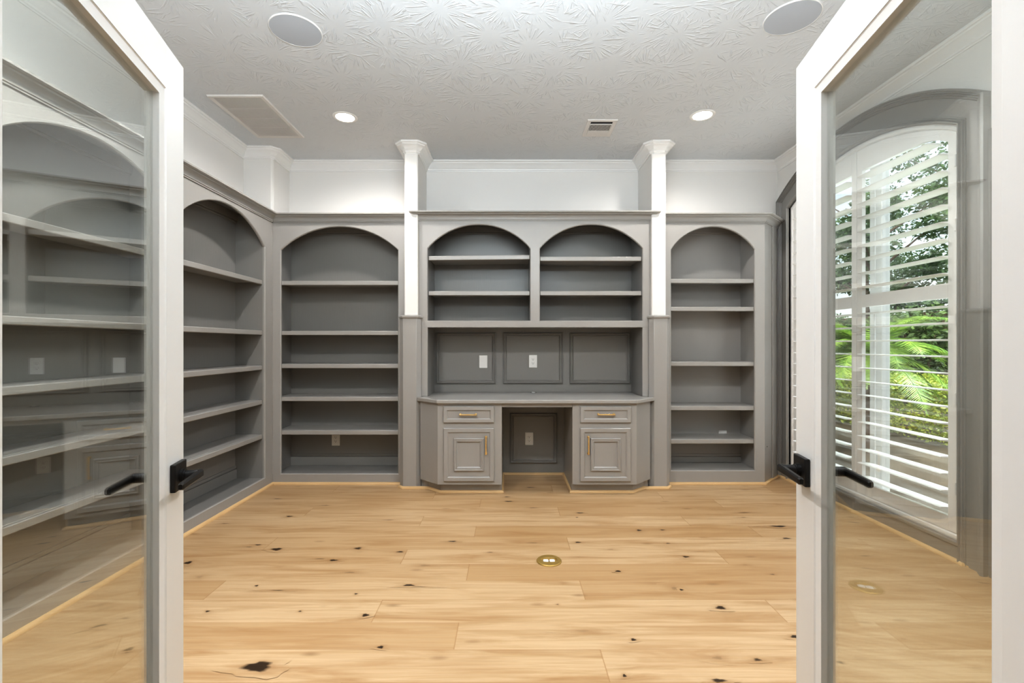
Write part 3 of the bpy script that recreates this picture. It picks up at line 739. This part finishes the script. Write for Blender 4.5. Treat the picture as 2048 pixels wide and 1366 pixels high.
# wainscot panels between window and doorway
th = thing('wall_paneling', 'grey raised wall panelling right of the window near the doorway', 'panelling', (2.6, 2.0, 0))
MB().box((2.622, .52, 0), (XR, 2.571, 2.45)).build('board', M['casing'], th)
for ya, yb in ((1.75, 2.50), (.9, 1.65)):
    for za, zb_ in ((.15, 1.41), (1.505, 2.30)):
        m = MB(); m.sweep([(2.622, ya, za), (2.622, yb, za), (2.622, yb, zb_), (2.622, ya, zb_)], (-1, 0, 0),
                [(0, 0), (0, .012), (.006, .022), (.014, .024), (.020, .016), (.032, .014), (.040, .006), (.05, 0)], closed=True, sign=-1, pclosed=False)
        m.build('raised_molding', M['casing'], th, smooth=30)

# shutter frame + two louvered panels
sx0, sx1 = 2.641, 2.669
f_in = arch_fn(WY0, WY1, WZS, WZA)
def ztop_open(y):      # top of the louvre field
    t = abs(y - 3.57)
    pts = [(0, 2.578), (.055, 2.575), (.57, 2.562), (.67, 2.535), (.745, 2.49), (.9, 2.45)]
    for (a, za), (b, zb_) in zip(pts[:-1], pts[1:]):
        if t <= b: return za + (zb_ - za) * (t - a) / (b - a)
    return 2.45
m = MB()
pth = [(2.636, WY0 + .0125, WZB + .001)] + [(2.636, max(WY0 + .0125, min(WY1 - .0125, y)), z - .0125) for y, z in IC[1:-1]] + [(2.636, WY1 - .0125, WZB + .001)]
m.sweep(pth, (1, 0, 0), [(0, 0), (.018, 0), (.022, .006), (.026, .008), (.026, .036), (0, .036)], closed=True, sign=-1)
m.build('shutter_frame', M['shutter'], win, smooth=30)
def louver_mesh(L):
    m = MB(); prof = []
    for i in range(20):
        a = 2 * PI * i / 20; prof.append((.057 * math.cos(a), .0055 * math.sin(a) * (1.0)))
    vs = [(x, 0, z) for x, z in prof] + [(x, L, z) for x, z in prof]; n_ = 20
    m.add(vs, [tuple(range(n_)), tuple(range(n_, 2 * n_))[::-1]] + [(i, (i + 1) % n_, n_ + (i + 1) % n_, n_ + i) for i in range(n_)])
    return m
LZ = [.289 + .1011 * i for i in range(13)]; UZ = [1.70 + .103 * i for i in range(9)]
def shutter(ya, yb, label, rod):
    th = thing('plantation_shutter', label, 'shutter', (2.655, (ya + yb) / 2, WZB + .03), 'plantation shutter panels of the arched window')
    st = .052; a, b = ya + st, yb - st; z0 = WZB + .03
    near = ya < 3.5
    # stiles
    for s0, s1 in ((ya, a), (b, yb)):
        zt = min(f_in(max(WY0 + .03, s0)) , f_in(min(WY1 - .03, s1))) - .042
        m = MB(); q = [(s0, z0), (s1, z0), (s1, f_in(s1) - .042), (s0, f_in(s0) - .042)]
        m.add([(sx0, y, z) for y, z in q] + [(sx1, y, z) for y, z in q], [(0, 1, 2, 3), (7, 6, 5, 4), (0, 4, 5, 1), (1, 5, 6, 2), (2, 6, 7, 3), (3, 7, 4, 0)])
        m.build('stile', M['shutter'], th, bevel=.002)
    MB().box((sx0, a, z0), (sx1, b, .243)).build('bottom_rail', M['shutter'], th)
    MB().box((sx0, a, 1.553), (sx1, b, 1.643)).build('middle_rail', M['shutter'], th)
    n_ = 24; m = MB()
    ys = [a + (b - a) * i / n_ for i in range(n_ + 1)]
    vs = []; fs = []
    for y in ys:
        for x in (sx0, sx1): vs += [(x, y, ztop_open(y)), (x, y, f_in(y) - .042)]
    for i in range(n_):
        p, q = 4 * i, 4 * (i + 1)
        fs += [(p, p + 1, q + 1, q), (p + 2, q + 2, q + 3, p + 3), (p, q, q + 2, p + 2), (p + 1, p + 3, q + 3, q + 1)]
    m.add(vs, fs); m.build('arched_top_rail', M['shutter'], th)
    lm = louver_mesh(b - a - .006)
    first = None
    for z in LZ + UZ:
        loc = V((2.655, a + .003, z)) - V(th['_org'])
        if z > 2.5:      # top blade is cut shorter where the head curves down
            y0_, y1_ = (max(a, 2.93), b - .003) if near else (a + .003, min(b, 4.21))
            o = louver_mesh(y1_ - y0_).build('louver', M['shutter'], smooth=50); o.parent = th; o.location = V((2.655, y0_, z)) - V(th['_org']); o.rotation_euler = (0, math.radians(1.5), 0); continue
        if first is None:
            first = lm.build('louver', M['shutter'], smooth=50); first.parent = th; o = first
        else:
            o = first.copy(); C.objects.link(o)
        o.location = loc; o.rotation_euler = (0, math.radians(1.5 if z > 1.0 else 3), 0)
    for za, zb_ in ((.27, 1.51), (1.69, 2.46)):
        m = MB(); m.box((2.7125, b - .030, za), (2.720, b - .019, zb_)); m.build('tilt_rod', M['shutter'], th)
    if near:
        for z in (.42, .95, 1.42, 1.98, 2.36):
            m = MB(); m.cyl((2.634, ya - .002, z - .035), (2.634, ya - .002, z + .035), .005, 10); m.build('hinge', M['shutter'], th)
    return th
shutter(2.7765, 3.568, 'white louvered plantation shutter panel nearest the doorway, in the arched window', True)
shutter(3.572, 4.3635, 'white louvered plantation shutter panel nearest the back bookcase, in the arched window', False)

# ------------------------------------------------------------------ french doors
def french_door(idx, hinge, ang, s, label, hz):
    """local frame: x hinge->free edge, y*s into thickness away from the hall face"""
    W, H0, H1, TK = .762, .012, 2.03, .044
    th = thing('door_%d' % idx, label, 'door', (hinge[0], hinge[1], 0), rotz=ang, local=True); th['kind'] = 'structure'; del th['category']
    T = lambda p: V((p.x, p.y * s, p.z))
    sw, tr, br = .108, .112, .27; sh_ = .108 if s > 0 else .098
    MB(T).box((0, 0, H0), (sh_, TK, H1)).build('stile', M['door'], th, bevel=.0015)
    MB(T).box((W - sw, 0, H0), (W, TK, H1)).build('stile', M['door'], th, bevel=.0015)
    MB(T).box((sh_, .0002, H1 - tr), (W - sw, TK - .0002, H1)).build('top_rail', M['door'], th)
    MB(T).box((sh_, .0002, H0), (W - sw, TK - .0002, H0 + br)).build('bottom_rail', M['door'], th)
    m = MB(T)
    pr = [(-.001, 0.0005), (.003, .003), (.024, .006), (.024, TK - .006), (.003, TK - .003), (-.001, TK - .0005)]
    m.sweep([(sh_, 0, H0 + br), (W - sw, 0, H0 + br), (W - sw, 0, H1 - tr), (sh_, 0, H1 - tr)], (0, 1, 0), pr, closed=True, sign=-1)
    m.build('glazing_bead', M['door'], th, smooth=20)
    MB(T).box((sh_ + .020, .0195, H0 + br + .020), (W - sw - .020, .0245, H1 - tr - .020)).build('glass', M['pane'], th)
    # lever sets on both faces
    cx = W - .052
    for side in (-1, 1):     # -1 hall face, 1 room face
        y0 = -.0002 if side < 0 else TK + .0002
        Y = lambda d: y0 + side * d
        m = MB(T); m.box((cx - .036, min(Y(0), Y(.013)), hz - .036), (cx + .036, max(Y(0), Y(.013)), hz + .036))
        rose = m.build('rose', M['black'], th, bevel=.0025)
        m = MB(T); m.cyl((cx, Y(.013), hz), (cx, Y(.020), hz), .0175, 28); m.cyl((cx, Y(.020), hz), (cx, Y(.024), hz), .015, 28)
        m.cyl((cx, Y(.024), hz), (cx, Y(.052), hz), .0125, 24)
        m.build('neck', M['black'], rose, smooth=40)
        m = MB(T)   # faceted lever blade running back toward the hinge
        sec = [(-.0105, -.004), (-.0065, -.0075), (.0065, -.0075), (.0105, -.004), (.0105, .004), (.0065, .0075), (-.0065, .0075), (-.0105, .004)]
        st = [(cx + .014, 1.0, 0), (cx - .010, 1.0, 0), (cx - .040, .92, 0), (cx - .112, .86, 0), (cx - .118, .6, 0)]
        vs = []
        for x, k_, dz in st:
            for zz, yy in sec: vs.append((x, Y(.053 + yy * k_), hz + zz * k_ + dz))
        fs = [tuple(range(8))[::-1], tuple(range(8 * 4, 8 * 5))]
        for i in range(len(st) - 1):
            for j in range(8): fs.append((i * 8 + j, i * 8 + (j + 1) % 8, (i + 1) * 8 + (j + 1) % 8, (i + 1) * 8 + j))
        m.add(vs, fs); m.build('lever', M['black'], rose)
    for z in (.25, 1.05, 1.82):
        m = MB(T); m.cyl((-.003, TK + .004, z - .045), (-.003, TK + .004, z + .045), .007, 12); m.build('hinge', M['black'], th)
    return th
def place(p1, u, W=.762): return (p1[0] - u[0] * W, p1[1] - u[1] * W)
uL = V((-math.sin(math.radians(15.2)), math.cos(math.radians(15.2)))); uR = V((math.sin(math.radians(10.4)), math.cos(math.radians(10.4))))
french_door(1, place((-.893, 1.29), uL), math.atan2(uL.y, uL.x), 1, 'left white french door with glass', .925)
french_door(2, place((.789, 1.292), uR), math.atan2(uR.y, uR.x), -1, 'right white french door with glass', .940)

# ------------------------------------------------------------------ garden
GZ = -.15
g = MB().box((2.9, -6, GZ - .1), (40, 40, GZ)).build('ground', M['mulch']); struct(g, 'mulch and lawn ground outside the window')
def leaves(name, mat, pts, size, parent=None, asp=.5, seed=1, base=(0, 0, 0)):
    rnd = random.Random(seed); vs = []; fs = []; base = V(base)
    for p in pts:
        a = V((rnd.gauss(0, 1), rnd.gauss(0, 1), rnd.gauss(0, 1) * .6)).normalized(); b = a.orthogonal().normalized()
        b.rotate(Matrix.Rotation(rnd.uniform(0, 6.28), 3, a)); L = size * rnd.uniform(.6, 1.3)
        p = V(p) - base; n_ = len(vs)
        c = a.cross(b)
        vs += [p, p + a * L * .5 + b * L * asp * .5 + c * L * .08, p + a * L, p + a * L * .5 - b * L * asp * .5 + c * L * .08]; fs.append((n_, n_ + 1, n_ + 2, n_ + 3))
    me = bpy.data.meshes.new(name); me.from_pydata([tuple(v) for v in vs], [], fs); me.materials.append(mat)
    o = bpy.data.objects.new(name, me); C.objects.link(o)
    if parent: o.parent = parent
    else: o.location = base
    return o
def ell(c, r, n, seed, shell=.55):
    rnd = random.Random(seed); out = []
    while len(out) < n:
        d = V((rnd.gauss(0, 1), rnd.gauss(0, 1), rnd.gauss(0, 1))).normalized() * (shell + (1 - shell) * rnd.random())
        p = V((c[0] + d.x * r[0], c[1] + d.y * r[1], c[2] + d.z * r[2]))
        if p.z > GZ: out.append(p)
    return out
def shrub(name, label, cat, c, r, n, mat, size, seed, group=None, lumps=7):
    th = thing(name, label, cat, (c[0], c[1], GZ), group)
    rnd = random.Random(seed); pts = []
    for k in range(lumps):
        a = rnd.uniform(0, 6.28); q = rnd.uniform(.2, .75)
        cc = (c[0] + r[0] * q * math.cos(a), c[1] + r[1] * q * math.sin(a), c[2] + r[2] * rnd.uniform(-.5, .6))
        pts += ell(cc, (r[0] * .55, r[1] * .55, r[2] * .5), n // lumps, seed * 31 + k)
    leaves('foliage', mat, pts, size, th, .55, seed, (c[0], c[1], GZ))
    m = MB()
    for k in range(3):
        a = k * 2.1 + seed; m.cyl((c[0] + .1 * math.cos(a), c[1] + .1 * math.sin(a), GZ), (c[0] + r[0] * .4 * math.cos(a), c[1] + r[1] * .4 * math.sin(a), c[2] + r[2] * .3), .03 + .05 * min(1, r[2] / 3), 8, .02)
    m.build('stem', M['bark'], th)
    return th
labs = ['clipped yellow-green hedge plant outside, nearest the doorway end of the hedge', 'clipped yellow-green hedge plant outside, second from the doorway end', 'clipped yellow-green hedge plant outside, behind the window mullion',
        'clipped yellow-green hedge plant outside, second from the far end', 'clipped yellow-green hedge plant outside, at the far end of the hedge']
for k in range(5):
    y = 5.6 + k * 1.15; th = thing('hedge_plant', labs[k], 'hedge', (6.7, y, GZ), 'low yellow-green hedge outside the window')
    rnd = random.Random(k + 5); pts = []
    for i in range(4200):
        u, v, w = rnd.uniform(-.55, .55), rnd.uniform(-.54, .54), rnd.uniform(GZ, .72)
        e = rnd.random()
        if e < .45: w = .68 + rnd.gauss(0, .045) + .03 * math.sin(9 * v + k)
        elif e < .85: u = -.5 + rnd.gauss(0, .05)
        pts.append((6.7 + u, y + v, w))
    leaves('foliage', M['hedge'], pts, .06, th, .6, k, (6.7, y, GZ))
# sago palms
def frond(mb, base, az, el, L, rnd):
    p = V(base); d = V((math.cos(az) * math.cos(el), math.sin(az) * math.cos(el), math.sin(el))); prev = p
    n_ = 30
    for i in range(n_):
        t = i / n_
        d = (d + V((0, 0, -.045 - .03 * t))).normalized(); q = prev + d * (L / n_)
        mb.bar(prev, q, .006 * (1 - .7 * t), .004)
        sd = d.cross(V((0, 0, 1))).normalized(); ll = .26 * math.sin(PI * min(1, .12 + t * .95)) ** .6 + .02
        for sgn in (-1, 1):
            for e in (0, .5):
                o = prev + (q - prev) * e
                tip = o + (sd * sgn * .86 + d * .5 + V((0, 0, -.12 + rnd.uniform(-.08, .08)))).normalized() * ll
                w = d * .009
                mb.add([o - w, o + w, tip], [(0, 1, 2)])
        prev = q
def palm(c, zt, nf, L, label, seed):
    rnd = random.Random(seed); th = thing('sago_palm', label, 'palm', (c[0], c[1], GZ))
    m = MB(); m.cyl((c[0], c[1], GZ), (c[0], c[1], zt), .14, 14, .11); m.build('trunk', M['bark'], th)
    m = MB()
    for i in range(nf):
        frond(m, (c[0], c[1], zt), i * 2.399 + rnd.uniform(-.2, .2), rnd.uniform(.05, 1.15), L * rnd.uniform(.85, 1.1), rnd)
    m.build('fronds', M['palm'], th, normals=False)
palm((4.75, 6.2, 0), 1.12, 32, 1.12, 'bright green feathery sago palm outside the middle of the window', 3)
palm((5.1, 8.6, 0), 1.15, 28, 1.15, 'bright green sago palm outside, farther off at the left of the window', 8)
# dark shrubs behind
for k, (x, y, rx, ry, rz, zc, lab) in enumerate((
        (9.2, 8.3, .95, .95, 1.3, 1.0, 'dark evergreen shrub outside behind the hedge, nearest the doorway side'),
        (9.2, 10.7, .95, .95, 1.4, 1.1, 'dark evergreen shrub outside behind the sago palm'),
        (9.2, 13.1, .95, .95, 1.3, 1.0, 'dark evergreen shrub outside at the far end of the bed'),
        (8.3, 6.2, .7, .7, .9, .7, 'small dark evergreen shrub outside at the near end of the bed'))):
    shrub('evergreen_shrub', lab, 'shrub', (x, y, zc), (rx, ry, rz), 5200, M['tree2'] if k % 2 else M['tree'], .13, k + 11, 'dark shrubs outside the window', 9)
def tree(x, y, r, zc, rz, label, seed, n=6500, mat='tree'):
    th = thing('garden_tree', label, 'tree', (x, y, GZ), 'trees outside the window'); rnd = random.Random(seed)
    m = MB(); top = V((x, y, zc + rz * .3)); m.cyl((x, y, GZ), top, .16, 12, .06)
    pts = []
    for k in range(14):
        a = rnd.uniform(0, 6.28); q = rnd.uniform(.25, .9)
        e = V((x + r * q * math.cos(a), y + r * q * math.sin(a), zc + rz * rnd.uniform(-.7, .8)))
        s_ = V((x, y, max(.8, e.z - rz * .5))); m.cyl(s_, e, .05, 8, .015)
        pts += ell(e, (r * .34, r * .34, rz * .24), n // 14, seed * 17 + k, .3)
    m.build('trunk', M['bark'], th)
    leaves('foliage', M[mat], pts, .16, th, .5, seed, (x, y, GZ))
tree(11.6, 10.6, 1.9, 3.6, 1.9, 'broad dark garden tree outside, nearest the doorway side of the window', 21)
tree(11.4, 14.6, 1.9, 4.0, 2.1, 'broad dark garden tree outside, in the middle of the window', 22)
tree(11.6, 18.6, 1.9, 4.2, 2.2, 'broad dark garden tree outside, at the far side of the window', 23, mat='tree2')
tree(17.5, 23.0, 2.8, 6.0, 3.6, 'tall distant garden tree outside, behind the middle tree', 24)
tree(16.8, 16.2, 2.8, 6.2, 3.8, 'tall distant garden tree outside, behind the nearest tree', 25)
# garden wall / fence far behind
m = MB(); m.box((13.6, 4, GZ), (13.7, 34, 2.3))
for k in range(150): m.box((13.575, 4 + k * .2, GZ), (13.6, 4.17 + k * .2, 2.35))
tag(m.build('garden_fence', paint('fence_wood', (.20, .13, .085), .85, .2)), 'brown board fence far behind the garden trees', 'fence')

# ------------------------------------------------------------------ lights
def light(name, typ, loc, energy, col=(1, 1, 1), rot=None, **kw):
    l = bpy.data.lights.new(name, typ); l.energy = energy; l.color = col
    for k_, v_ in kw.items(): setattr(l, k_, v_)
    o = bpy.data.objects.new(name, l); C.objects.link(o); o.location = loc
    if rot: o.rotation_euler = rot
    return o
warm = (1.0, .97, .955)
for i, (x, y, e) in enumerate(((-1.29, 3.70, 56), (1.51, 3.67, 54), (-1.29, 1.55, 155), (1.51, 1.55, 115))):  # last two spots are added fill, out of view
    light('downlight_and_fill_spot', 'SPOT', (x, y, CE - .012), e, warm, spot_size=math.radians(168), spot_blend=.6, shadow_soft_size=.06)
# added fill light behind the camera, standing in for a hall fixture
light('hall_fill', 'AREA', (0, -1.3, CE - .03), 10, (.92, .96, 1), shape='RECTANGLE', size=2.6, size_y=2.0)
# second added fill behind the camera; no entry window is built
light('rear_fill', 'AREA', (0, -2.9, 1.6), 6, (.94, .98, 1), rot=(math.radians(90), 0, 0), shape='RECTANGLE', size=3.0, size_y=2.4)
# unseen lamp added over the doorway to brighten the room off the ceiling
light('ceiling_fill', 'AREA', (0, .95, 2.35), 84, (.80, .91, 1), rot=(math.radians(162), 0, 0), shape='RECTANGLE', size=1.8, size_y=.5)
# area lamp added high over the garden to strengthen daylight through the louvers
o = light('sky_fill', 'AREA', (8.0, 3.6, 6.5), 1500, (.90, .96, 1), shape='SQUARE', size=3.5)
o.rotation_euler = V((-5.4, 0, -5.0)).to_track_quat('-Z', 'Y').to_euler()
sun = light('sun', 'SUN', (0, 0, 20), 4.2, (1, .95, .86), angle=math.radians(1.0))
sun.rotation_euler = V((.42, .62, -1.0)).to_track_quat('-Z', 'Y').to_euler()
w = bpy.data.worlds.new('world'); bpy.context.scene.world = w; w.use_nodes = True
nt = w.node_tree; nt.nodes.clear(); out = nt.nodes.new('ShaderNodeOutputWorld'); bg = nt.nodes.new('ShaderNodeBackground')
sky = nt.nodes.new('ShaderNodeTexSky'); sky.sky_type = 'NISHITA'; sky.sun_disc = False; sky.sun_elevation = math.radians(50); sky.sun_rotation = math.radians(200); sky.air_density = 1.2; sky.dust_density = 2.0
mixn = mixc(nt, .55, sky.outputs[0], (9, 9.3, 10))
nt.links.new(mixn, bg.inputs[0]); bg.inputs[1].default_value = .23
nt.links.new(bg.outputs[0], out.inputs[0])

# ------------------------------------------------------------------ camera
cam = bpy.data.cameras.new('camera'); co = bpy.data.objects.new('camera', cam); C.objects.link(co)
co.location = (0, 0, 1.27); co.rotation_euler = (math.radians(90), 0, 0)
cam.sensor_width = 36; cam.lens = 940 / 2048 * 36; cam.shift_x = 6 / 2048; cam.shift_y = 7 / 2048; cam.clip_start = .02
bpy.context.scene.camera = co
sc = bpy.context.scene
sc.view_settings.view_transform = 'Standard'; sc.view_settings.look = 'None'; sc.view_settings.exposure = .42; sc.view_settings.gamma = .80
sc.cycles.max_bounces = 10; sc.cycles.diffuse_bounces = 5; sc.cycles.glossy_bounces = 4; sc.cycles.transparent_max_bounces = 24
sc.cycles.caustics_reflective = False; sc.cycles.caustics_refractive = False
sc.cycles.sample_clamp_indirect = 4.0
for o in bpy.data.objects:
    if '_org' in o: del o['_org']
